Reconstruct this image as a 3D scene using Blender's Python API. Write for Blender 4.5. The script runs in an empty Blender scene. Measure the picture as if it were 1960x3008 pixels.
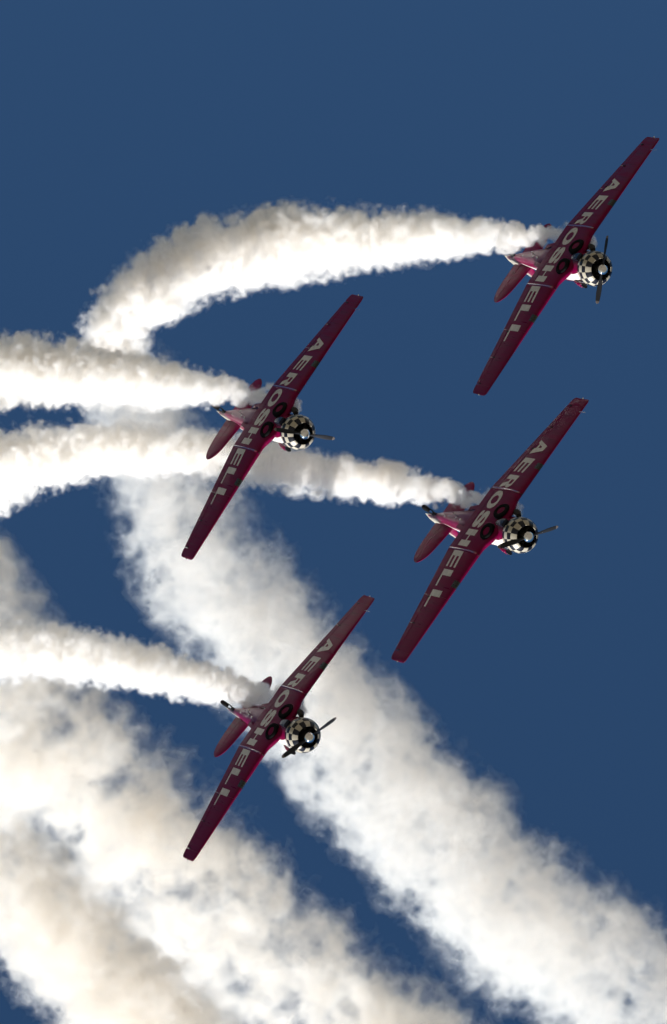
import bpy, math, random
import numpy as np
import openvdb
from mathutils import Matrix, Vector
R = math.radians

# ------------------------------------------------------------------ camera, sky, sun, exposure
sc = bpy.context.scene
ELEV = 122.0                                 # the camera looks up, past the zenith, with the low sun behind the photographer's feet
cam_d = bpy.data.cameras.new('camera')
cam = bpy.data.objects.new('camera', cam_d)
sc.collection.objects.link(cam)
cam.location = (0, 0, 1.7)
cam.rotation_euler = (R(90 + ELEV), 0, 0)
cam_d.sensor_fit = 'HORIZONTAL'
cam_d.sensor_width = 36.0
FPX = 12904.0                                # focal length in pixels of the 1960 px wide photograph
cam_d.lens = FPX * 36.0 / 1960.0
cam_d.clip_start = 1.0
cam_d.clip_end = 60000.0
sc.camera = cam
CAM = Matrix.Translation((0, 0, 1.7)) @ Matrix.Rotation(R(90 + ELEV), 4, 'X')
CAMN = np.array(CAM)

sun_cam = Vector((-0.30, -0.95, 0.12)).normalized()     # towards the sun, in camera axes
sun_w = (CAM.to_3x3() @ sun_cam).normalized()
sun_el = math.asin(sun_w.z)
sun_az = math.atan2(sun_w.x, sun_w.y)

w = bpy.data.worlds.new('World')
sc.world = w
w.use_nodes = True
nt = w.node_tree
sky = nt.nodes.new('ShaderNodeTexSky')
sky.sky_type = 'NISHITA'
sky.sun_disc = False
sky.sun_elevation = sun_el
sky.sun_rotation = sun_az
sky.altitude = 300
sky.air_density = 1.7
sky.dust_density = 0.0
sky.ozone_density = 9.5
bg = nt.nodes['Background']
bg.inputs['Strength'].default_value = 0.0475
nt.links.new(sky.outputs[0], bg.inputs['Color'])

sun_d = bpy.data.lights.new('sun', 'SUN')
sun_d.energy = 5.0
sun_d.angle = R(0.53)
sun_d.color = (1.0, 0.965, 0.92)
sun = bpy.data.objects.new('sun', sun_d)
sc.collection.objects.link(sun)
sun.rotation_euler = sun_w.to_track_quat('Z', 'Y').to_euler()
sun.location = (0, 0, 300)

vs = sc.view_settings
vs.view_transform = 'Standard'
vs.look = 'None'
vs.exposure = 0.5
vs.gamma = 1.0
cy = sc.cycles
cy.max_bounces = 28
cy.volume_bounces = 22
cy.use_adaptive_sampling = True
cy.adaptive_threshold = 0.05
cy.adaptive_min_samples = 20
cy.transparent_max_bounces = 512
cy.diffuse_bounces = 4
cy.glossy_bounces = 4
cy.use_denoising = True
cy.caustics_reflective = False
cy.caustics_refractive = False

# ------------------------------------------------------------------ helpers
COL = sc.collection


def tag(o, label=None, cat=None, group=None, kind=None):
    if label: o['label'] = label
    if cat: o['category'] = cat
    if group: o['group'] = group
    if kind: o['kind'] = kind
    return o


def mat(name, base, rough=0.4, metal=0.0, coat=0.0, spec=0.5, noise=0.0, nscale=3.0, bump=0.0, bscale=6.0, streak=None):
    m = bpy.data.materials.new(name)
    m.use_nodes = True
    t = m.node_tree
    p = t.nodes['Principled BSDF']
    p.inputs['Roughness'].default_value = rough
    p.inputs['Metallic'].default_value = metal
    p.inputs['Coat Weight'].default_value = coat
    p.inputs['Coat Roughness'].default_value = 0.08
    p.inputs['Specular IOR Level'].default_value = spec
    p.inputs['Base Color'].default_value = (*base, 1)
    if noise or bump:
        tc = t.nodes.new('ShaderNodeTexCoord')
    if noise:
        n = t.nodes.new('ShaderNodeTexNoise')
        n.inputs['Scale'].default_value = nscale
        n.inputs['Detail'].default_value = 6
        if streak:          # grime drawn out along the airflow
            mp = t.nodes.new('ShaderNodeMapping')
            mp.inputs['Scale'].default_value = streak
            t.links.new(tc.outputs['Object'], mp.inputs['Vector'])
            t.links.new(mp.outputs['Vector'], n.inputs['Vector'])
        else:
            t.links.new(tc.outputs['Object'], n.inputs['Vector'])
        r = t.nodes.new('ShaderNodeMapRange')
        r.inputs['From Min'].default_value = 0.3
        r.inputs['From Max'].default_value = 0.7
        r.inputs['To Min'].default_value = 1 - noise
        r.inputs['To Max'].default_value = 1 + noise
        t.links.new(n.outputs['Fac'], r.inputs['Value'])
        v = t.nodes.new('ShaderNodeVectorMath')
        v.operation = 'SCALE'
        v.inputs[0].default_value = base
        t.links.new(r.outputs['Result'], v.inputs['Scale'])
        t.links.new(v.outputs[0], p.inputs['Base Color'])
        r2 = t.nodes.new('ShaderNodeMapRange')
        r2.inputs['From Min'].default_value = 0.3
        r2.inputs['From Max'].default_value = 0.7
        r2.inputs['To Min'].default_value = rough * 0.75
        r2.inputs['To Max'].default_value = min(1, rough * 1.3)
        t.links.new(n.outputs['Fac'], r2.inputs['Value'])
        t.links.new(r2.outputs['Result'], p.inputs['Roughness'])
    if bump:
        n2 = t.nodes.new('ShaderNodeTexNoise')
        n2.inputs['Scale'].default_value = bscale
        n2.inputs['Detail'].default_value = 2
        t.links.new(tc.outputs['Object'], n2.inputs['Vector'])
        b = t.nodes.new('ShaderNodeBump')
        b.inputs['Strength'].default_value = bump
        b.inputs['Distance'].default_value = 0.02
        t.links.new(n2.outputs['Fac'], b.inputs['Height'])
        t.links.new(b.outputs['Normal'], p.inputs['Normal'])
    return m


RED = (0.155, 0.0002, 0.038)
M = {
    'red': mat('red paint', RED, 0.36, coat=0.0, spec=0.08, noise=0.16, nscale=2.2, streak=(.35, 3.0, 1.0)),
    'white': mat('white paint', (0.46, 0.425, 0.345), 0.35, coat=0.3, noise=0.06, nscale=4.0),
    'letter': mat('white lettering paint', (0.62, 0.60, 0.56), 0.5, spec=0.3, noise=0.14, nscale=7.0),
    'black': mat('black paint', (0.007, 0.008, 0.016), 0.3, spec=0.35),
    'rubber': mat('tyre rubber', (0.006, 0.006, 0.007), 0.85, spec=0.1, noise=0.2, nscale=9.0),
    'dark': mat('dark metal', (0.01, 0.01, 0.01), 0.6, spec=0.3),
    'engine': mat('engine metal', (0.05, 0.048, 0.045), 0.45, metal=0.7),
    'redgloss': mat('glossy red strip', (0.2, 0.002, 0.03), 0.16, coat=0.8),
    'chrome': mat('polished metal', (0.85, 0.84, 0.82), 0.07, metal=1.0),
    'alu': mat('bare aluminium', (0.75, 0.74, 0.72), 0.22, metal=1.0, noise=0.08),
    'blade': mat('blade paint', (0.018, 0.020, 0.026), 0.6, spec=0.25),
    'tip': mat('blade tip paint', (0.14, 0.12, 0.12), 0.6),
    'soot': mat('sooty steel', (0.03, 0.025, 0.022), 0.7, metal=0.4, noise=0.3),
    'seam': mat('dark seam line', (0.02, 0.004, 0.008), 0.8),  # even dark tone for hinge lines, panel seams and drain holes
    'line': mat('chipped paint line', (0.55, 0.42, 0.42), 0.5),
}


def fuselage_paint():
    m = bpy.data.materials.new('red over white fuselage paint')
    m.use_nodes = True
    t = m.node_tree
    p = t.nodes['Principled BSDF']
    p.inputs['Roughness'].default_value = 0.3
    p.inputs['Specular IOR Level'].default_value = 0.4
    tc = t.nodes.new('ShaderNodeTexCoord')
    sx = t.nodes.new('ShaderNodeSeparateXYZ')
    t.links.new(tc.outputs['Object'], sx.inputs[0])

    def math_(op, a, b):
        n = t.nodes.new('ShaderNodeMath')
        n.operation = op
        for i, v in enumerate((a, b)):
            if isinstance(v, (int, float)): n.inputs[i].default_value = v
            else: t.links.new(v, n.inputs[i])
        return n.outputs[0]
    # lower red field ends along a line that climbs towards the tail; the spine is red as well
    lim = math_('ADD', math_('MULTIPLY', sx.outputs['X'], -0.085), -0.40)
    low = math_('LESS_THAN', sx.outputs['Z'], lim)
    high = math_('GREATER_THAN', sx.outputs['Z'], math_('ADD', math_('MULTIPLY', sx.outputs['X'], -0.005), 0.44))
    tail = math_('LESS_THAN', sx.outputs['X'], -8.2)
    fac = math_('MAXIMUM', math_('MAXIMUM', low, high), tail)
    mx = t.nodes.new('ShaderNodeMix')
    mx.data_type = 'RGBA'
    mx.inputs['A'].default_value = (0.76, 0.75, 0.70, 1)
    mx.inputs['B'].default_value = (*RED, 1)
    t.links.new(fac, mx.inputs['Factor'])
    t.links.new(mx.outputs['Result'], p.inputs['Base Color'])
    return m


M['fuse'] = fuselage_paint()


def glass():
    m = bpy.data.materials.new('canopy glazing')
    m.use_nodes = True
    p = m.node_tree.nodes['Principled BSDF']
    p.inputs['Base Color'].default_value = (0.8, 0.85, 0.88, 1)
    p.inputs['Roughness'].default_value = 0.03
    p.inputs['Transmission Weight'].default_value = 0.9
    p.inputs['IOR'].default_value = 1.2
    return m


M['glass'] = glass()


def build(name, verts, faces, mats, parent=None, smooth=True, fmat=None, angle=40):
    me = bpy.data.meshes.new(name)
    me.from_pydata([tuple(v) for v in verts], [], faces)
    for m in (mats if isinstance(mats, list) else [mats]):
        me.materials.append(M[m] if isinstance(m, str) else m)
    if fmat is not None:
        me.polygons.foreach_set('material_index', fmat)
    if smooth:
        me.polygons.foreach_set('use_smooth', [True] * len(me.polygons))
        me.set_sharp_from_angle(angle=R(angle))
    me.validate()
    me.update()
    o = bpy.data.objects.new(name, me)
    COL.objects.link(o)
    if parent is not None: o.parent = parent
    return o


class MB:
    """vertex and face lists that grow into one mesh"""
    def __init__(s): s.v, s.f, s.m = [], [], []

    def add(s, v, f, mi=0):
        n = len(s.v)
        s.v += [tuple(x) for x in v]
        s.f += [tuple(i + n for i in q) for q in f]
        s.m += [mi] * len(f)
        return s

    def loft(s, rings, closed=True, cap0=True, cap1=True, mi=0):
        k = len(rings[0]); v = [p for r in rings for p in r]; f = []
        for i in range(len(rings) - 1):
            for j in range(k if closed else k - 1):
                a, b = i * k + j, i * k + (j + 1) % k
                f.append((a, b, b + k, a + k))
        if cap0: f.append(tuple(range(k - 1, -1, -1)))
        if cap1: f.append(tuple(range((len(rings) - 1) * k, len(rings) * k)))
        return s.add(v, f, mi)

    def tube(s, pts, rad, n=10, mi=0):
        pts = [np.array(p, float) for p in pts]; rings = []
        for i, p in enumerate(pts):
            d = pts[min(i + 1, len(pts) - 1)] - pts[max(i - 1, 0)]
            d /= np.linalg.norm(d)
            a = np.cross(d, (0, 0, 1.0) if abs(d[2]) < 0.9 else (0, 1.0, 0)); a /= np.linalg.norm(a)
            b = np.cross(d, a); r = rad[i] if isinstance(rad, (list, tuple)) else rad
            rings.append([p + r * (math.cos(t) * a + math.sin(t) * b) for t in np.linspace(0, 2 * math.pi, n, endpoint=False)])
        return s.loft(rings, mi=mi)

    def rev(s, prof, origin, axis, n=32, mi=0, cap0=False, cap1=False):
        """surface of revolution: prof = [(along, radius)]"""
        ax = np.array(axis, float); ax /= np.linalg.norm(ax)
        a = np.cross(ax, (0, 0, 1.0) if abs(ax[2]) < 0.9 else (0, 1.0, 0)); a /= np.linalg.norm(a)
        b = np.cross(ax, a); o = np.array(origin, float)
        rings = [[o + ax * h + r * (math.cos(t) * a + math.sin(t) * b) for t in np.linspace(0, 2 * math.pi, n, endpoint=False)] for h, r in prof]
        return s.loft(rings, cap0=cap0, cap1=cap1, mi=mi)

    def box(s, c, d, mi=0):
        x, y, z = c; a, b, e = d[0] / 2, d[1] / 2, d[2] / 2
        v = [(x + i * a, y + j * b, z + k * e) for i in (-1, 1) for j in (-1, 1) for k in (-1, 1)]
        return s.add(v, [(0, 1, 3, 2), (4, 6, 7, 5), (0, 4, 5, 1), (2, 3, 7, 6), (0, 2, 6, 4), (1, 5, 7, 3)], mi)

    def build(s, name, mats, parent=None, smooth=True, angle=40):
        return build(name, s.v, s.f, mats, parent, smooth, s.m, angle)


def empty(name, label, cat, group=None, parent=None):
    o = bpy.data.objects.new(name, None)
    COL.objects.link(o)
    if parent is not None: o.parent = parent
    return tag(o, label, cat, group)


def lerp(x, xs, ys): return float(np.interp(x, xs, ys))


def sstep(t):
    t = min(1, max(0, t)); return t * t * (3 - 2 * t)


# ------------------------------------------------------------------ the ground far below (bounces light up at the planes)
gm = mat('dry grass', (0.245, 0.205, 0.145), 0.95, noise=0.35, nscale=0.01)
n = 96
gv = [(0, 0, 0)] + [(30000 * math.cos(2 * math.pi * i / n), 30000 * math.sin(2 * math.pi * i / n), 0) for i in range(n)]
g = build('ground', gv, [(0, i + 1, (i + 1) % n + 1) for i in range(n)], gm, smooth=False)
tag(g, kind='structure')

# ------------------------------------------------------------------ the plane (x forward, y left, z up, cowling lip at x = 0)
HALF = 6.42
BRK = 1.47


def wing_le(y):
    y = abs(y)
    if y < BRK: return -1.43 + 0.30 * (1 - sstep((y - 0.55) / 0.75))
    return lerp(y, (BRK, HALF), (-1.43, -2.50))


def wing_te(y):
    y = abs(y)
    return lerp(y, (0, BRK, HALF), (-3.90, -3.87, -3.67))


def wing_z(y):
    y = abs(y)
    return lerp(y, (0, BRK, HALF), (-0.51, -0.51, 0.10))


def thick(y): return lerp(abs(y), (0, BRK, HALF), (0.150, 0.150, 0.105))


def tip(y):
    """rounding of the plan form near the wing tip: (leading offset, trailing offset, thickness factor)"""
    a = abs(y)
    f = lambda r0, r: r * (1 - math.sqrt(max(0.0, 1 - min(1, max(0, (a - (HALF - r0)) / r0)) ** 2)))
    t = max(0.0, (a - (HALF - 0.30)) / 0.30)
    return f(0.12, 0.12), f(0.22, 0.16), math.sqrt(max(0.02, 1 - t ** 2.5))


def airfoil(c, th, up):
    yt = 5 * th * (0.2969 * math.sqrt(c) - 0.1260 * c - 0.3516 * c * c + 0.2843 * c ** 3 - 0.1030 * c ** 4)
    m, p = 0.02, 0.3
    yc = m / p ** 2 * (2 * p * c - c * c) if c < p else m / (1 - p) ** 2 * (1 - 2 * p + 2 * p * c - c * c)
    return yc + yt if up else yc - yt * 0.92


def wing_pt(y, c, up):
    le, te, tf = tip(y)
    xl, xt = wing_le(y) - le, wing_te(y) + te
    ch = xl - xt
    return (xl - c * ch, y, wing_z(y) + airfoil(c, thick(y) * tf, up) * ch)


def low_z(x, y):
    le, te, tf = tip(y)
    xl, xt = wing_le(y) - le, wing_te(y) + te
    c = min(1, max(0, (xl - x) / (xl - xt)))
    return wing_z(y) + airfoil(c, thick(y) * tf, False) * (xl - xt)


def wing_patch(mb, y0, y1, c0=0.0, c1=1.0, ny=12, nc=22, mi=0):
    ys = np.linspace(y0, y1, ny)
    u = np.linspace(0, 1, nc)
    cs = [c0 + (c1 - c0) * (0.5 - 0.5 * math.cos(math.pi * t)) if c0 == 0 else c0 + (c1 - c0) * t for t in u]
    rings = []
    for y in ys:
        ring = [wing_pt(y, c, True) for c in reversed(cs)] + [wing_pt(y, c, False) for c in (cs[1:] if c0 == 0 else cs)]
        rings.append(ring)
    return mb.loft(rings, mi=mi)


# letters: quads in a unit box (u along the reading direction, v towards the leading edge)
def letters():
    D = {}
    D['E'] = [[(0, 0), (.32, 0), (.32, 1), (0, 1)], [(.32, 0), (1, 0), (1, .17), (.32, .17)], [(.32, .41), (1, .41), (1, .59), (.32, .59)], [(.32, .82), (1, .82), (1, 1), (.32, 1)]]
    D['H'] = [[(0, 0), (.34, 0), (.34, 1), (0, 1)], [(.66, 0), (1, 0), (1, 1), (.66, 1)], [(.34, .44), (.66, .44), (.66, .56), (.34, .56)]]
    D['L'] = [[(0, 0), (.36, 0), (.36, 1), (0, 1)], [(.36, 0), (1, 0), (1, .155), (.36, .155)]]
    D['A'] = [[(0, 0), (.20, 0), (.43, .62), (.33, 1)], [(.33, 1), (.43, .62), (.52, .62), (.68, 1)], [(.68, 1), (.52, .62), (.60, 0), (1, 0)], [(.27, .19), (.575, .19), (.555, .36), (.333, .36)]]
    r = [[(0, 0), (.32, 0), (.32, 1), (0, 1)], [(.32, .86), (.62, .86), (.62, 1), (.32, 1)], [(.32, .44), (.62, .44), (.62, .58), (.32, .58)]]
    n = 8
    for i in range(n):
        a0, a1 = math.pi * (0.5 - i / n), math.pi * (0.5 - (i + 1) / n)
        o = lambda a: (.62 + .36 * math.cos(a), .72 + .28 * math.sin(a))
        q = lambda a: (.62 + .06 * math.cos(a), .72 + .14 * math.sin(a))
        r.append([q(a1), o(a1), o(a0), q(a0)])
    r.append([(.50, .44), (.68, 0), (1, 0), (.84, .44)])
    D['R'] = r
    o_ = []
    n = 28
    for i in range(n):
        a0, a1 = 2 * math.pi * i / n, 2 * math.pi * (i + 1) / n
        pw = lambda v: math.copysign(abs(v) ** 0.86, v)
        o = lambda a: (.5 + .5 * pw(math.cos(a)), .5 + .5 * pw(math.sin(a)))
        q = lambda a: (.5 + .24 * math.cos(a), .5 + .30 * math.sin(a))
        o_.append([q(a0), o(a0), o(a1), q(a1)])
    D['O'] = o_
    key = [(.90, .66, .17), (.82, .84, .14), (.55, .93, .09), (.24, .86, .15), (.15, .70, .20), (.27, .57, .18), (.50, .50, .16), (.73, .43, .18), (.85, .30, .20), (.76, .14, .15), (.45, .07, .09), (.18, .16, .14), (.10, .34, .17)]
    P = []
    for i in range(len(key) - 1):
        p0, p1, p2, p3 = (np.array(key[min(max(j, 0), len(key) - 1)]) for j in (i - 1, i, i + 1, i + 2))
        for t in np.linspace(0, 1, 5)[:-1]:
            P.append(0.5 * (2 * p1 + (p2 - p0) * t + (2 * p0 - 5 * p1 + 4 * p2 - p3) * t * t + (3 * p1 - p0 - 3 * p2 + p3) * t ** 3))
    P.append(np.array(key[-1]))
    Q = []
    for i, p in enumerate(P):
        d = (P[min(i + 1, len(P) - 1)] - P[max(i - 1, 0)])[:2]
        d = d / np.linalg.norm(d)
        nn = np.array((-d[1], d[0]))
        Q.append((np.clip(p[:2] + nn * p[2] * .95, 0, 1), np.clip(p[:2] - nn * p[2] * .95, 0, 1)))
    D['S'] = [[Q[i][0], Q[i][1], Q[i + 1][1], Q[i + 1][0]] for i in range(len(Q) - 1)]
    return D


LET = letters()
WORD = [('A', -4.10, -3.35), ('E', -3.15, -2.40), ('R', -2.22, -1.54), ('O', -1.38, -0.52), ('S', -0.40, 0.40), ('H', 0.51, 1.30), ('E', 1.53, 2.25), ('L', 2.37, 3.11), ('L', 3.28, 4.04)]


def lettering(parent):
    for ch, u0, u1 in WORD:
        mb = MB()
        for k, q in enumerate(LET[ch]):
            q = [np.array(p, float) for p in q]
            nn = 2 if ch in 'OS' else 7
            vs_, fs = [], []
            off = 0.006 + 0.0012 * (k % 3)
            for i in range(nn + 1):
                for j in range(nn + 1):
                    a, b = i / nn, j / nn
                    p = q[0] * (1 - a) * (1 - b) + q[1] * a * (1 - b) + q[2] * a * b + q[3] * (1 - a) * b
                    y = u0 + (u1 - u0) * p[0]
                    x = -3.25 + 0.83 * p[1]
                    vs_.append((x, y, low_z(x, y) - off))
            for i in range(nn):
                for j in range(nn):
                    fs.append((i * (nn + 1) + j, (i + 1) * (nn + 1) + j, (i + 1) * (nn + 1) + j + 1, i * (nn + 1) + j + 1))
            mb.add(vs_, fs)
        mb.build('letter', 'letter', parent, smooth=False)


def low_strip(mb, pts, width, proud, mi=0):
    """a thin raised strip that follows the lower skin along pts (x, y)"""
    P = [np.array(p, float) for p in pts]
    rings = []
    for i, p in enumerate(P):
        d = P[min(i + 1, len(P) - 1)] - P[max(i - 1, 0)]
        d /= np.linalg.norm(d)
        s = np.array((-d[1], d[0])) * width / 2
        a, b = p + s, p - s
        z = lambda q: low_z(q[0], q[1])
        rings.append([(a[0], a[1], z(a) + .01), (a[0], a[1], z(a) - proud * .6), ((a[0] + b[0]) / 2, (a[1] + b[1]) / 2, z(p) - proud), (b[0], b[1], z(b) - proud * .6), (b[0], b[1], z(b) + .01)])
    return mb.loft(rings, mi=mi)


def fuselage(root):
    #      x     half w  bottom  top   squareness
    S = [(-.70, .585, -.585, .585, 2.0), (-1.02, .60, -.60, .60, 2.0), (-1.20, .63, -.64, .62, 2.1), (-1.7, .60, -.58, .60, 2.3), (-2.3, .57, -.55, .58, 2.6), (-3.2, .55, -.53, .56, 2.8), (-4.2, .50, -.50, .54, 2.8),
         (-5.0, .43, -.42, .52, 2.6), (-5.8, .34, -.31, .49, 2.4), (-6.6, .24, -.20, .46, 2.2), (-7.3, .16, -.07, .43, 2.1), (-7.9, .10, .03, .41, 2.0), (-8.35, .055, .12, .38, 2.0)]
    rings = []
    xs = np.concatenate([np.linspace(-.70, -2.3, 12), np.linspace(-2.5, -8.35, 34)])
    A = np.array(S)
    xr = -A[:, 0]
    for x in xs:
        hw, zb, zt, e = (float(np.interp(-x, xr, A[:, k])) for k in (1, 2, 3, 4))
        zc = (zb + zt) / 2
        ring = []
        for t in np.linspace(0, 2 * math.pi, 40, endpoint=False):
            c_, s_ = math.cos(t), math.sin(t)
            k = (abs(c_) ** e + abs(s_) ** e) ** (-1 / e)
            ring.append((x, hw * k * c_, zc + (zt - zb) / 2 * k * s_))
        rings.append(ring)
    f = MB().loft(rings).build('fuselage', 'fuse', root)
    # small blisters, lamps and drain masts that catch the sun under the rear fuselage
    for (x, y, z, s) in ((-4.6, .16, -.455, .05), (-5.1, .10, -.40, .04), (-5.5, -.10, -.345, .05), (-6.3, .06, -.235, .035)):
        MB().rev([(-.02, s), (.01, s * .9), (.03, s * .5), (.036, .001)], (x, y, z), (0, 0, -1), 12).build('drain_fairing', 'alu', f)
    # rear wing fillet, each side
    for sgn in (1, -1):
        rr = []
        for x, w_, z0, z1 in ((-3.3, .60, -.52, -.40), (-3.8, .60, -.51, -.38), (-4.2, .53, -.47, -.34), (-4.6, .46, -.40, -.32)):
            rr.append([(x, sgn * (w_ - .15), z0), (x, sgn * (w_ + .05), (z0 + z1) / 2 - .05), (x, sgn * (w_ - .08), z1)])
        MB().loft(rr).build('wing_fillet', 'red', f)
    # whip aerial
    MB().tube([(-4.9, .05, -.43), (-5.02, .05, -.68)], [.012, .006], 6).build('aerial', 'dark', f)
    return f


def cowling(root):
    ns, sub = 16, 4
    N = ns * sub
    rings = [  # (x, r) along each ring of squares; the first is the black inside of the lip
        [(-.26, .52), (-.12, .455), (-.04, .428), (-.012, .430)],
        [(-.012, .430), (.0, .446), (-.012, .475), (-.05, .52), (-.11, .57), (-.19, .620)],
        [(-.19, .620), (-.26, .660), (-.35, .690)],
        [(-.35, .690), (-.44, .704), (-.55, .704)],
        [(-.55, .704), (-.64, .695), (-.74, .675)]]
    prof, idx = [], []
    for k, rg in enumerate(rings):
        for i, p in enumerate(rg):
            if k and i == 0: continue
            prof.append(p)
            if len(prof) > 1: idx.append(k)
    v, f, fm = [], [], []
    ph = math.pi / 16 * .3
    for x, r in prof:
        for j in range(N):
            t = 2 * math.pi * j / N + ph
            v.append((x, r * math.cos(t), r * math.sin(t)))
    for i in range(len(prof) - 1):
        for j in range(N):
            a, b = i * N + j, i * N + (j + 1) % N
            f.append((a, a + N, b + N, b))
            fm.append(1 if idx[i] == 0 else ((j // sub) + idx[i]) % 2)
    c = build('cowling', v, f, ['white', 'black'], root, True, fm)
    MB().rev([(-.73, .45), (-.73, .64), (-.76, .655)], (0, 0, 0), (1, 0, 0), 32, cap0=True).build('cowl_flap_ring', 'dark', c)
    # black exhaust shroud, oil cooler scoop and carburettor intake round the cowling
    return c


def engine(root):
    e = empty('engine', None, None, parent=root)
    MB().rev([(-.60, .40), (-.42, .30), (-.34, .24), (-.20, .21), (-.08, .17), (-.02, .11), (.02, .09)], (0, 0, 0), (1, 0, 0), 28, cap1=True).build('crankcase', 'engine', e)
    MB().rev([(-.62, .66), (-.60, .66), (-.60, .1)], (0, 0, 0), (1, 0, 0), 40).build('baffle', 'dark', e)
    for k in range(9):
        a = 2 * math.pi * k / 9 + math.pi / 2
        d = np.array((0, math.cos(a), math.sin(a)))
        pr = []
        for i in range(9):
            h = .24 + i * .04
            pr += [(h, .095), (h + .012, .118), (h + .022, .118), (h + .03, .095)]
        MB().rev(pr, (-.46, 0, 0), d, 14, cap1=True).build('cylinder_head', 'engine', e)
    return e


def propeller(root, ang):
    p = empty('propeller', None, None, parent=root)
    MB().rev([(-.02, .09), (.03, .205), (.08, .222), (.14, .215), (.20, .185), (.25, .14), (.275, .09), (.285, .04), (.287, .002)], (0.02, 0, 0), (1, 0, 0), 40, cap0=True).build('hub', 'chrome', p)
    for k in range(2):
        a = ang + math.pi * k
        u = np.array((0, math.cos(a), math.sin(a)))
        t = np.array((0, -math.sin(a), math.cos(a)))
        x = np.array((1.0, 0, 0))
        rings = []
        R_ = [.15, .24, .34, .46, .60, .76, .92, 1.06, 1.18, 1.26, 1.30, 1.345, 1.365, 1.37]
        for r in R_:
            ch = lerp(r, (.15, .34, .6, .9, 1.15, 1.30, 1.345, 1.37), (.10, .11, .185, .205, .18, .14, .10, .03))
            th = lerp(r, (.15, .34, .6, 1.0, 1.37), (.09, .08, .04, .022, .008))
            tw = lerp(r, (.2, .5, 1.0, 1.37), (R(62), R(45), R(26), R(20)))
            cd = math.cos(tw) * t + math.sin(tw) * x
            nd = -math.sin(tw) * t + math.cos(tw) * x
            rings.append([np.array((.10, 0, 0)) + u * r + cd * (ch / 2 * math.cos(q)) + nd * (th / 2 * math.sin(q)) for q in np.linspace(0, 2 * math.pi, 14, endpoint=False)])
        mb = MB()
        mb.loft(rings[:10], cap1=False)
        mb.loft(rings[9:], cap0=False, mi=1)
        mb.build('blade', ['blade', 'tip'], p)
    return p


def scoops(root, ref):
    # exhaust stack on the right side
    mb = MB()
    mb.tube([(-.78, -.60, -.40), (-.95, -.70, -.41), (-1.15, -.735, -.39), (-1.45, -.75, -.36), (-1.62, -.76, -.34)], [.10, .125, .125, .105, .10], 16)
    e = mb.build('exhaust_stack', 'soot', root)
    # oil cooler scoop underneath
    rr = []
    for x, w_, h0, h1 in ((-.66, .15, -.66, -.83), (-.70, .165, -.64, -.845), (-.95, .16, -.62, -.83), (-1.35, .12, -.60, -.74), (-1.55, .05, -.60, -.66)):
        zc, hh = (h0 + h1) / 2, (h0 - h1) / 2
        rr.append([(x, w_ * math.cos(t) * (abs(math.cos(t)) ** 4 + abs(math.sin(t)) ** 4) ** -.25, zc + hh * math.sin(t) * (abs(math.cos(t)) ** 4 + abs(math.sin(t)) ** 4) ** -.25) for t in np.linspace(0, 2 * math.pi, 20, endpoint=False)])
    o = MB().loft(rr[1:]).build('oil_cooler_scoop', 'black', root)
    # carburettor intake on the left side
    rr = []
    for x, w_, y in ((-.80, .10, .735), (-.84, .115, .745), (-1.05, .115, .74), (-1.4, .09, .69), (-1.75, .04, .62)):
        rr.append([(x, y + w_ * .75 * math.cos(t), .17 + w_ * 1.25 * math.sin(t)) for t in np.linspace(0, 2 * math.pi, 18, endpoint=False)])
    c = MB().loft(rr[1:]).build('air_intake', 'red', root)
    MB().loft([[(p[0] + .09, p[1], p[2]) for p in rr[1]], rr[1]]).build('intake_mouth', 'black', c)


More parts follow.
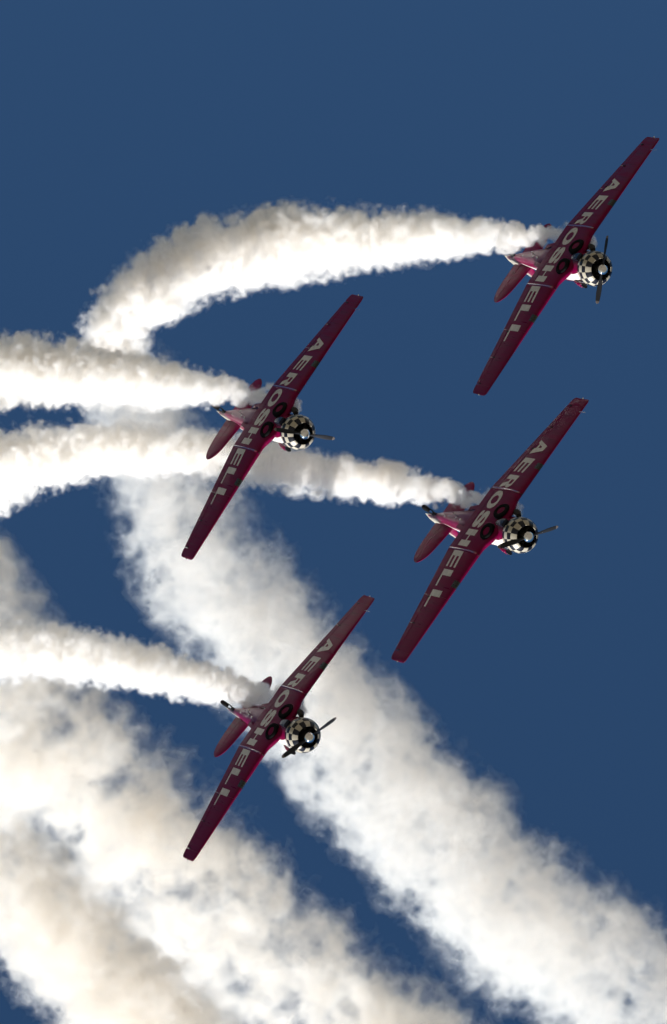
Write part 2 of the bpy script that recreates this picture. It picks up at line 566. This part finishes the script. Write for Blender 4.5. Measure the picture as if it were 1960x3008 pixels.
def wings(root):
    mb = MB()
    wing_patch(mb, -BRK + .006, BRK - .006, ny=31, nc=26)
    cs = mb.build('centre_section', 'red', root)
    panels = {}
    for sgn in (1, -1):
        mb = MB()
        wing_patch(mb, sgn * (BRK + .006), sgn * 3.52, ny=8, nc=24)
        wing_patch(mb, sgn * 3.526, sgn * 6.02, c1=.765, ny=10, nc=22)
        ys = [6.026, 6.1, 6.16, 6.22, 6.28, 6.32, 6.36, 6.39, 6.41, HALF - .001]
        for i in range(len(ys) - 1):
            pass
        u = [0.5 - 0.5 * math.cos(math.pi * t) for t in np.linspace(0, 1, 24)]
        mb.loft([[wing_pt(sgn * y, c, True) for c in reversed(u)] + [wing_pt(sgn * y, c, False) for c in u[1:]] for y in ys])
        w_ = mb.build('wing_panel', 'red', root)
        panels[sgn] = w_
        # aileron: two pieces of the control surface show a break at mid span
        ma = MB()
        wing_patch(ma, sgn * 3.545, sgn * 4.78, c0=.785, c1=1.0, ny=6, nc=8)
        wing_patch(ma, sgn * 4.80, sgn * 6.00, c0=.785, c1=1.0, ny=6, nc=8)
        a = ma.build('aileron', 'red', w_)
        for y in (3.62, 4.79, 5.97):
            MB().box((wing_te(y) + .27 * (wing_le(y) - wing_te(y)) - .02, sgn * y, low_z(wing_te(y) + .27 * (wing_le(y) - wing_te(y)), sgn * y) - .012), (.16, .035, .05)).build('hinge_bracket', 'dark', a)
        # pale chips at the aileron ends
        for y in (3.53, 4.79):
            x0 = wing_te(y)
            low_strip(MB(), [(x0 + .02, sgn * y), (x0 + .22, sgn * y)], .022, .006).build('paint_chip', 'line', a)
        # outer flap plate, a little proud of the skin
        mf = MB()
        rings = []
        for y in np.linspace(BRK + .10, 3.48, 10):
            xl, xt = wing_le(y), wing_te(y)
            ring = [(xl - c * (xl - xt), sgn * y, low_z(xl - c * (xl - xt), sgn * y) - .006) for c in np.linspace(.79, .985, 6)]
            ring += [(p[0], p[1], p[2] + .012) for p in reversed(ring)]
            rings.append(ring)
        mf.loft(rings).build('flap', 'red', w_)
        # hinge line in front of the flap
        low_strip(MB(), [(wing_le(y) - .782 * (wing_le(y) - wing_te(y)), sgn * y) for y in np.linspace(BRK + .1, 3.48, 12)], .016, .004).build('flap_hinge', 'seam', w_)
        # bolted joint strip between centre section and outer panel
        pts = []
        for c in np.linspace(.03, .97, 22):
            pts.append((wing_le(BRK) - c * (wing_le(BRK) - wing_te(BRK)), sgn * BRK))
        low_strip(MB(), pts, .075, .030).build('joint_strip', 'redgloss', w_)
        MB().rev([(0, .03), (.03, .03), (.05, .01)], (wing_le(BRK) + .0, sgn * BRK, wing_z(BRK)), (1, 0, -.2), 10, cap0=True, cap1=True).build('joint_bolt', 'dark', w_)
        # landing lamp behind a dark window in the leading edge
        ml = MB()
        rings = []
        for y in np.linspace(2.72, 3.02, 5):
            rings.append([])
            for c, up in [(.05, True), (.02, True), (.005, True), (0, True), (.005, False), (.02, False), (.05, False), (.09, False), (.13, False)]:
                p = wing_pt(sgn * y, c, up)
                ctr = wing_pt(sgn * y, .12, True)
                d = np.array((p[0] - ctr[0], 0, p[2] - (p[2] + ctr[2]) / 2))
                d = d / (np.linalg.norm(d) + 1e-6)
                rings[-1].append(tuple(np.array(p) + d * .006))
        k = len(rings[0])
        v = [p for r in rings for p in r]
        f = [(i * k + j, i * k + j + 1, (i + 1) * k + j + 1, (i + 1) * k + j) for i in range(len(rings) - 1) for j in range(k - 1)]
        l = build('landing_lamp', v, f, 'lampglass', w_)
        # tip lamp
        x_ = (wing_le(HALF) + wing_te(HALF)) / 2 + .05
        MB().rev([(0, .03), (.03, .028), (.055, .015), (.06, .001)], (x_, sgn * (HALF - .012), wing_z(HALF)), (0, sgn, 0), 10).build('tip_lamp', 'alu', w_)
        # scuffed access panel outlines
        for (x, y) in ((-1.95, 2.1), (-2.1, 2.75), (-2.2, 3.5), (-2.35, 4.2), (-2.5, 4.9), (-2.65, 5.5)):
            low_strip(MB(), [(x, sgn * y), (x - .3, sgn * y), (x - .6, sgn * y)], .014, .002).build('panel_seam', 'seam', w_)
    # pitot tube under the right wing
    z = wing_z(5.75)
    x = wing_le(5.75)
    MB().tube([(x - .05, -5.75, z - .02), (x + .12, -5.75, z - .06), (x + .46, -5.75, z - .06)], [.02, .018, .012], 8).build('pitot_tube', 'alu', panels[-1])
    # centre flap plate and seams
    mf = MB()
    rings = []
    for y in np.linspace(-BRK + .12, BRK - .12, 13):
        xl, xt = wing_le(y), wing_te(y)
        ring = [(x_, y, low_z(x_, y) - .006) for x_ in np.linspace(-3.37, -3.85, 6)]
        ring += [(p[0], p[1], p[2] + .012) for p in reversed(ring)]
        rings.append(ring)
    mf.loft(rings).build('flap', 'red', cs)
    low_strip(MB(), [(-3.355, y) for y in np.linspace(-1.35, 1.35, 18)], .016, .004).build('flap_hinge', 'seam', cs)
    low_strip(MB(), [(-1.5, 0), (-2.0, 0), (-2.4, 0)], .014, .004).build('panel_seam', 'seam', cs)
    rnd = random.Random(3)
    for k in range(5):
        x, y = -3.5 - .05 * k, rnd.uniform(-.9, .9)
        MB().rev([(0, .018), (.004, .016)], (x, y, low_z(x, y) - .008), (0, 0, -1), 8, cap1=True).build('drain_hole', 'seam', cs)
    return cs, panels


def wheels(root):
    for sgn in (1, -1):
        w_ = empty('main_wheel', None, None, parent=root)
        ax = np.array((.10, sgn * .16, -1.0)); ax /= np.linalg.norm(ax)
        c = np.array((-1.66, sgn * .49, -.655))
        well = [(-.02, .40), (.012, .395), (.014, .20)]
        prof = []
        for t in np.linspace(-.35 * math.pi, 1.35 * math.pi, 22):
            prof.append((.035 + .085 * math.sin(t), .265 + .095 * math.cos(t)))
        MB().rev(prof, c, ax, 40).build('tyre', 'rubber', w_)
        MB().rev([(.02, .225), (.06, .215), (.075, .16), (.070, .12), (.082, .06), (.085, .002)], c, ax, 32).build('hub_cover', 'red', w_)
        MB().rev([(-.06, .375), (-.04, .375), (-.04, .01)], c, ax, 36).build('wheel_well', 'dark', w_)


def tail(root):
    def surf(chord, span0, span1, zf, th, n=14, horizontal=True, sgn=1, c0=0.0, c1=1.0):
        rings = []
        for s in np.linspace(0, 1, n):
            q = span0 + (span1 - span0) * (1 - (1 - s) ** 1.6)
            xl, xt = chord(q)
            cs = [c0 + (c1 - c0) * (0.5 - 0.5 * math.cos(math.pi * t)) for t in np.linspace(0, 1, 12)]
            up = [(xl - c * (xl - xt), max(.0006, 5 * th * (.2969 * math.sqrt(c) - .126 * c - .3516 * c * c + .2843 * c ** 3 - .1036 * c ** 4)) * (xl - xt)) for c in cs]
            if horizontal: rings.append([(x, sgn * q, zf + h) for x, h in reversed(up)] + [(x, sgn * q, zf - h) for x, h in up])
            else: rings.append([(x, h, q) for x, h in reversed(up)] + [(x, -h, q) for x, h in up])
        return MB().loft(rings)

    def ch(q):          # tailplane plan form, tip rounded
        xl = lerp(q, (0, .3, 2.02), (-6.50, -6.55, -7.02))
        xt = lerp(q, (0, 1.0, 2.02), (-8.08, -8.10, -7.98))
        t = max(0, (q - 1.30) / .72)
        k = 1 - math.sqrt(max(0.0004, 1 - min(1, t) ** 2.4))
        mid = -7.52
        return xl + (mid - xl) * k, xt + (mid - xt) * k
    tp = empty('tailplane', None, None, parent=root)
    for sgn in (1, -1):
        surf(ch, .04, 2.02, .50, .085, sgn=sgn, c1=.56).build('stabilizer', 'red', tp)
        surf(ch, .12, 2.02, .50, .075, sgn=sgn, c0=.585).build('elevator', 'red', tp)

    def cv(q):          # fin and rudder
        xl = lerp(q, (.3, .6, 1.55, 1.80), (-6.75, -7.0, -7.55, -7.85))
        xt = lerp(q, (.1, .5, 1.2, 1.80), (-8.55, -8.78, -8.72, -8.35))
        return xl, xt
    fin = empty('fin', None, None, parent=root)
    surf(cv, .34, 1.80, 0, .08, horizontal=False, c1=.52).build('fin_skin', 'red', fin)
    surf(cv, .10, 1.80, 0, .08, horizontal=False, c0=.545).build('rudder', 'rudder', fin)
    # tail wheel
    t = empty('tail_wheel', None, None, parent=root)
    c = np.array((-7.80, 0, -.38))
    prof = [(.08 * math.sin(a), .125 + .065 * math.cos(a)) for a in np.linspace(0, 2 * math.pi, 16)]
    MB().rev(prof, c, (0, 1, 0), 28).build('tyre', 'rubber', t)
    MB().rev([(-.03, .10), (-.055, .03), (-.056, .002)], c, (0, 1, 0), 20).rev([(.03, .10), (.055, .03), (.056, .002)], c, (0, 1, 0), 20).build('rim', 'engine', t)
    mb = MB()
    for s in (1, -1):
        mb.tube([(-7.80, s * .075, -.36), (-7.68, s * .07, -.20), (-7.58, s * .04, -.08)], [.018, .022, .03], 8)
    mb.tube([(-7.60, 0, -.12), (-7.50, 0, .06)], [.06, .06], 12)
    mb.build('fork', 'dark', t)
    MB().tube([(-7.35, 0, -.05), (-7.62, 0, -.03), (-7.72, 0, .04)], [.05, .085, .04], 12).build('boot', 'dark', t)


def canopy(root):
    c = empty('canopy', None, None, parent=root)
    xs = np.linspace(-2.35, -5.75, 14)
    rings = []
    for x in xs:
        h = lerp(-x, (2.35, 2.75, 3.2, 4.8, 5.4, 5.75), (.05, .36, .46, .46, .34, .06))
        hw = lerp(-x, (2.35, 3.0, 4.8, 5.75), (.34, .38, .36, .24))
        z0 = .44
        rings.append([(x, hw * math.cos(t) * (1 if 0 < t < math.pi else 1), z0 + (h + .06) * math.sin(t) ** .8) for t in np.linspace(.001, math.pi - .001, 17)])
    MB().loft(rings).build('glazing', 'glass', c)
    mb = MB()
    for i in (2, 4, 6, 8, 10, 11):
        mb.tube([(p[0], p[1] * 1.01, p[2] + .005) for p in rings[i]], .018, 6)
    for j in (4, 12):
        mb.tube([(r[j][0], r[j][1] * 1.01, r[j][2] + .005) for r in rings[1:-1]], .015, 6)
    mb.build('canopy_frame', 'red', c)


M['lampglass'] = mat('dark lamp window', (0.012, 0.014, 0.010), 0.3, spec=0.4, noise=0.5, nscale=14)


def rudder_paint():
    m = M['white'].copy()
    m.name = 'rudder paint'
    return m


M['rudder'] = rudder_paint()


def make_plane():
    root = empty('aerobatic_plane', None, 'plane', 'red planes flying in formation')
    f = fuselage(root)
    c = cowling(root)
    engine(root)
    propeller(root, 0.0)
    scoops(root, c)
    cs, panels = wings(root)
    word = empty('lettering', None, None, parent=root)
    lettering(word)
    wheels(root)
    tail(root)
    canopy(root)
    return root


def copy_tree(o, parent=None):
    c = o.copy()
    COL.objects.link(c)
    c.parent = parent
    for ch in list(o.children): copy_tree(ch, c)
    return c


POSE = {  # position and axes of each plane as seen from the camera; blade angle; label
    'A': ((10.633, 9.64, -174.513), ((.42276, -.55746, .7145), (-.12495, -.81675, -.5633), (.89759, .14886, -.41494)), 'A'),
    'B': ((7.446, -.947, -169.11), ((.44706, -.57111, .68845), (-.11191, -.79931, -.5904), (.88747, .18691, -.42125)), 'B'),
    'C': ((-1.197, 3.118, -174.822), ((.43734, -.53832, .72038), (-.1334, -.83102, -.54002), (.88935, .14007, -.43525)), 'C'),
    'D': ((-.998, -8.857, -172.737), ((.40842, -.56347, .71812), (-.10257, -.81008, -.57728), (.90701, .16211, -.38864)), 'D'),
}
BLADE_PX = {'A': (14, -98), 'B': (84, -28), 'C': (80, 12), 'D': (60, -42)}     # direction in which one blade points in the photograph
LABEL = {
    'A': 'topmost of the four red planes, at the head of the big smoke arch',
    'B': 'right hand red plane whose lower wing has only blue sky behind it',
    'C': 'red plane at the left, its lower wing in front of a white trail',
    'D': 'lowest of the four red planes, in front of old drifting smoke',
}
WORLD = {}
first = make_plane()
for k, key in enumerate('ABCD'):
    t, r, _ = POSE[key]
    m = Matrix(((*r[0], t[0]), (*r[1], t[1]), (*r[2], t[2]), (0, 0, 0, 1)))
    # tidy the rotation so that it is exactly orthonormal
    q = m.to_3x3().to_quaternion().normalized().to_matrix().to_4x4()
    q.translation = Vector(t)
    WORLD[key] = CAM @ q
    POSE[key] = (t, np.array(q), _)
planes = {}
for k, key in enumerate('ABCD'):
    planes[key] = first if k == 0 else copy_tree(first)
for key, o in planes.items():
    o.matrix_world = WORLD[key]
    o['label'] = LABEL[key]
    dx, dy = BLADE_PX[key]
    q = POSE[key][1]
    best = max(np.linspace(0, 2 * math.pi, 360), key=lambda a: (lambda v: (v[0] * dx - v[1] * dy) / (np.hypot(v[0], v[1]) + 1e-9))(q[:3, :3] @ np.array((0, math.cos(a), math.sin(a)))))
    for c in o.children:
        if c.name.startswith('propeller'): c.rotation_euler = (best, 0, 0)

# ------------------------------------------------------------------ smoke
def smoke_mat(name, sigma, scat, absb, g, skin):
    m = bpy.data.materials.new(name)
    m.use_nodes = True
    t = m.node_tree
    t.nodes.remove(t.nodes['Principled BSDF'])
    out = t.nodes['Material Output']
    s = t.nodes.new('ShaderNodeVolumeScatter')
    s.inputs['Color'].default_value = (*scat, 1)
    s.inputs['Density'].default_value = sigma
    s.inputs['Anisotropy'].default_value = g
    a = t.nodes.new('ShaderNodeVolumeAbsorption')
    a.inputs['Color'].default_value = (*absb, 1)
    a.inputs['Density'].default_value = sigma
    ad = t.nodes.new('ShaderNodeAddShader')
    t.links.new(s.outputs[0], ad.inputs[0])
    t.links.new(a.outputs[0], ad.inputs[1])
    t.links.new(ad.outputs[0], out.inputs['Volume'])
    if skin:
        tr = t.nodes.new('ShaderNodeBsdfTransparent')
        df = t.nodes.new('ShaderNodeBsdfTranslucent')
        df.inputs['Color'].default_value = (.97, .96, .95, 1)
        mx = t.nodes.new('ShaderNodeMixShader')
        mx.inputs['Fac'].default_value = skin
        t.links.new(tr.outputs[0], mx.inputs[1])
        t.links.new(df.outputs[0], mx.inputs[2])
        t.links.new(mx.outputs[0], out.inputs['Surface'])
    return m


def upsample(n, L, phase, rng):
    """cubic B-spline matrix n x k from lattice spacing L voxels"""
    k = int(n / L) + 5
    A = np.zeros((n, k), np.float32)
    x = np.arange(n) / L + phase + 1
    i = np.floor(x).astype(int)
    t = (x - i).astype(np.float32)
    for o, wt in ((-1, (1 - t) ** 3 / 6), (0, (3 * t ** 3 - 6 * t ** 2 + 4) / 6), (1, (-3 * t ** 3 + 3 * t ** 2 + 3 * t + 1) / 6), (2, t ** 3 / 6)):
        A[np.arange(n), np.clip(i + o, 0, k - 1)] += wt
    return A


def noise3(shape, L, rng):
    A = [upsample(n, L, rng.random(), rng) for n in shape]
    g = rng.standard_normal([a.shape[1] for a in A]).astype(np.float32)
    g = np.tensordot(A[2], g, (1, 2))              # z, x', y'
    g = np.tensordot(A[1], g, (1, 2))              # y, z, x'
    g = np.tensordot(A[0], g, (1, 2))              # x, y, z
    return g / 0.37


def px(x, y, depth):
    """point at this depth seen at photograph pixel x, y, in camera axes"""
    return np.array(((x - 980) / FPX * depth, -(y - 1504) / FPX * depth, -depth))


def catmull(P, step):
    P = np.array(P, float)
    out = []
    for i in range(len(P) - 1):
        p0, p1, p2, p3 = P[max(i - 1, 0)], P[i], P[i + 1], P[min(i + 2, len(P) - 1)]
        n = max(2, int(np.linalg.norm((p2 - p1)[:3]) / step))
        for t in np.linspace(0, 1, n, endpoint=False):
            out.append(0.5 * (2 * p1 + (p2 - p0) * t + (2 * p0 - 5 * p1 + 4 * p2 - p3) * t * t + (3 * p1 - p0 - 3 * p2 + p3) * t ** 3))
    out.append(P[-1])
    return np.array(out)


def smoke(name, label, pts, vox, seed, shells, warp=(.5, .25), octaves=((.8, .30), (.4, .22), (.2, .14), (.1, .08)), group=None, cap=9.0):
    """pts: (x, y, z, radius) in camera axes; shells: (part name, threshold, sigma, g, skin)"""
    rng = np.random.default_rng(seed)
    C = catmull(pts, vox * 2.5)
    mid = C[:, :3].mean(0)
    V = np.linalg.svd(C[:, :3] - mid, full_matrices=False)[2]      # the grid lies along the trail
    if np.linalg.det(V) < 0: V[2] *= -1
    C[:, :3] = (C[:, :3] - mid) @ V.T
    rmax = C[:, 3].max()
    lo = (C[:, :3] - C[:, 3:4] * 1.9).min(0)
    hi = (C[:, :3] + C[:, 3:4] * 1.9).max(0)
    sh = np.ceil((hi - lo) / vox).astype(int) + 1
    f = np.full(sh, -3.0, np.float32)
    rad = np.full(sh, 9.0, np.float32)
    ax = [(lo[i] + vox * np.arange(sh[i])).astype(np.float32) for i in range(3)]
    for p in C:
        r = p[3] * 1.85
        a = [max(0, int((p[i] - r - lo[i]) / vox)) for i in range(3)]
        b = [min(sh[i], int((p[i] + r - lo[i]) / vox) + 2) for i in range(3)]
        d = ((ax[0][a[0]:b[0], None, None] - p[0]) ** 2 + (ax[1][None, a[1]:b[1], None] - p[1]) ** 2 + (ax[2][None, None, a[2]:b[2]] - p[2]) ** 2) ** .5
        v = f[a[0]:b[0], a[1]:b[1], a[2]:b[2]]
        q = 1 - d / p[3]
        w_ = rad[a[0]:b[0], a[1]:b[1], a[2]:b[2]]
        w_[q > v] = p[3]
        np.maximum(v, q, out=v)
    rm = float(np.median(C[:, 3]))
    base = f.copy()
    np.minimum(f, cap, out=f)
    young = np.clip(0.85 / rad, 1.0, 1.8)          # the puffs are rougher where the trail is thin
    f += warp[1] * noise3(sh, warp[0] * 2.2 * rm / vox, rng)
    for lam, amp, *how in octaves:
        L = lam * rm / vox
        if L < 1.3: continue
        nz = noise3(sh, L, rng)
        how = how[0] if how else 'billow'
        nz = np.abs(nz) - 0.8 if how == 'billow' else 0.8 - np.abs(nz) if how == 'ridge' else nz * 0.6
        f += amp * nz * young * np.clip((base + .75) / .55, 0, 1)
    # never let the smoke touch the sides of its grid
    for i in range(3):
        sl = [slice(None)] * 3
        for e in (0, -1):
            sl[i] = e
            f[tuple(sl)] = -3
    root = bpy.data.objects.new(name, None)
    COL.objects.link(root)
    tag(root, label, 'smoke trail', group)
    off = lo
    for pname, th, m in shells:
        g = openvdb.FloatGrid(background=3.0)
        g.copyFromArray(np.ascontiguousarray(f, np.float32) * -1.0 + th)
        P, Q = g.convertToQuads(isovalue=0.0)
        P = (P * vox + off) @ V + mid
        # back to the world
        P = P @ CAMN[:3, :3].T + CAMN[:3, 3]
        if len(Q) == 0: continue
        me = bpy.data.meshes.new(pname)
        me.vertices.add(len(P)); me.vertices.foreach_set('co', P.astype(np.float32).ravel())
        me.loops.add(Q.size); me.loops.foreach_set('vertex_index', Q.astype(np.int32).ravel())
        me.polygons.add(len(Q)); me.polygons.foreach_set('loop_start', np.arange(0, Q.size, 4, dtype=np.int32))
        me.update(calc_edges=True)
        me.materials.append(m)
        o = bpy.data.objects.new(pname, me)
        COL.objects.link(o)
        o.parent = root
        print('smoke', name, pname, tuple(sh), len(Q))
    return root


WARM = (0.97, 0.90, 0.80)
def trio(pref, s, g=.35, skin=.0, scat=(.93, .96, 1.0), th=(-.05, .14, .36), k=(.10, .45, 1.0), a=(.998, .992, .982)):
    return [('thin_veil', th[0], smoke_mat(pref + ' veil', s * k[0], scat, a, g, 0)),
            ('billow', th[1], smoke_mat(pref + ' billow', s * k[1], scat, a, g, skin)),
            ('dense_core', th[2], smoke_mat(pref + ' core', s * k[2], scat, a, g, 0))]


D_ = 1.2637     # path pixels were read off a view scaled by this


def path(key, rows, d0, far=1.0):
    """start at the exhaust, follow the fuselage over the wing, then the given pixel rows (x, y, radius px, metres behind d0)"""
    P = []
    if key:
        q = POSE[key][1]
        for x, y, z, r in ((-1.45, -.84, -.28, .22), (-1.9, -.95, -.12, .28), (-3.0, -1.25, .05, .34), (-4.2, -1.5, .15, .42)):
            p = q @ np.array((x, y, z, 1.0))
            P.append((*p[:3], r))
    for x, y, r, dd in rows:
        dep = d0 + dd * far
        P.append((*px(x * D_, y * D_, dep), r * D_ * dep / FPX * (.92 if key else 1)))
    return P


FRESH = trio('fresh smoke', 4.0, g=.2, th=(-.14, .05, .24), k=(.045, .30, 1.0), skin=.03)
FOCT = ((.55, .16), (.32, .19), (.18, .18), (.11, .14, 'plain'), (.06, .13, 'ridge'))
WIDE = trio('wide old smoke', .44, g=.2, scat=(.88, .945, 1.0), skin=.01, th=(-.14, .12, .34), k=(.10, .30, 1.0), a=(.993, .980, .962))
OLD = trio('old smoke', .64, g=.2, scat=(.90, .95, 1.0), skin=.01, th=(-.12, .12, .34), k=(.09, .30, 1.0), a=(.992, .974, .946))
OOCT = ((.60, .18, 'billow'), (.34, .24, 'plain'), (.20, .29, 'ridge'), (.12, .24, 'plain'), (.065, .22, 'ridge'))
smoke('smoke_trail', 'dense white smoke arch curling left and down behind the highest plane',
      path('A', [(1215, 551, 28, 5.5), (1147, 548, 40, 8), (1068, 549, 50, 10.5), (1000, 552, 62, 12.5), (880, 556, 74, 15), (760, 562, 82, 17.5), (640, 574, 88, 20), (520, 596, 88, 22.5), (420, 632, 86, 25), (330, 690, 84, 27.5), (272, 765, 82, 29.5), (262, 850, 84, 31)], 174.5),
      .052, 1, FRESH, warp=(.6, .05), octaves=FOCT, cap=.42, group='fresh smoke trails')
smoke('smoke_trail', 'white smoke trail from the left plane to the left edge, brownish puffs along its top',
      path('C', [(585, 917, 22, 4.5), (522, 906, 36, 6.5), (459, 899, 46, 8.5), (396, 893, 56, 10.5), (300, 882, 66, 13), (200, 872, 74, 15.5), (100, 864, 80, 18), (0, 860, 84, 20.5), (-110, 860, 86, 23)], 174.8),
      .05, 2, FRESH, warp=(.6, .05), octaves=FOCT, cap=.42, group='fresh smoke trails')
smoke('smoke_trail', 'long white smoke trail of the right hand plane passing behind the upper left plane',
      path('B', [(1092, 1157, 22, 4.5), (1048, 1146, 30, 6), (980, 1135, 40, 8), (880, 1122, 48, 10.5), (780, 1107, 53, 12.5), (680, 1092, 58, 14.5), (560, 1072, 60, 16.5), (450, 1056, 62, 18.5), (320, 1046, 62, 21), (200, 1048, 66, 23), (100, 1066, 74, 25), (0, 1092, 88, 27), (-110, 1130, 96, 29)], 169.1),
      .05, 3, FRESH, warp=(.6, .05), octaves=FOCT, cap=.42, group='fresh smoke trails')
smoke('smoke_trail', 'white smoke trail running left from the lowest plane, shaded along its top',
      path('D', [(598, 1616, 26, 4.5), (522, 1597, 40, 6.5), (459, 1587, 46, 8.5), (400, 1570, 54, 10), (300, 1547, 58, 12.5), (200, 1526, 64, 15), (100, 1513, 68, 17.5), (0, 1508, 72, 20), (-110, 1506, 74, 22.5)], 172.7, 1.25),
      .048, 4, FRESH, warp=(.6, .05), octaves=FOCT, cap=.42, group='fresh smoke trails')
smoke('smoke_band', 'broad old smoke band drifting from the middle left to the lower right corner',
      path(None, [(300, 940, 113, 54), (350, 1060, 127, 54), (410, 1180, 136, 55), (510, 1340, 146, 56), (640, 1510, 146, 57), (785, 1700, 146, 58), (950, 1882, 148, 59), (1140, 2065, 152, 60), (1360, 2245, 156, 61), (1620, 2440, 168, 62)], 172),
      .10, 5, WIDE, warp=(.8, .12), octaves=tuple((q[0] * .85, q[1] * 1.12, *q[2:]) for q in OOCT), cap=.24, group='old smoke bands')
smoke('smoke_band', 'wide cloud-like smoke band filling the lower left, below the lowest plane\'s trail',
      path(None, [(-230, 1260, 141, 67), (-70, 1490, 155, 68), (110, 1720, 174, 69), (310, 1920, 179, 70), (515, 2115, 172, 71), (725, 2305, 170, 72), (960, 2490, 176, 73)], 172),
      .10, 6, OLD, warp=(.8, .12), octaves=OOCT, cap=.36, group='old smoke bands')
smoke('smoke_band', 'shaded smoke band in the bottom left corner beside a patch of blue sky',
      path(None, [(-150, 1715, 136, 76), (10, 1955, 145, 77), (160, 2167, 150, 78), (328, 2368, 154, 79), (468, 2518, 154, 80)], 172),
      .10, 7, OLD, warp=(.8, .12), octaves=OOCT, cap=.36, group='old smoke bands')
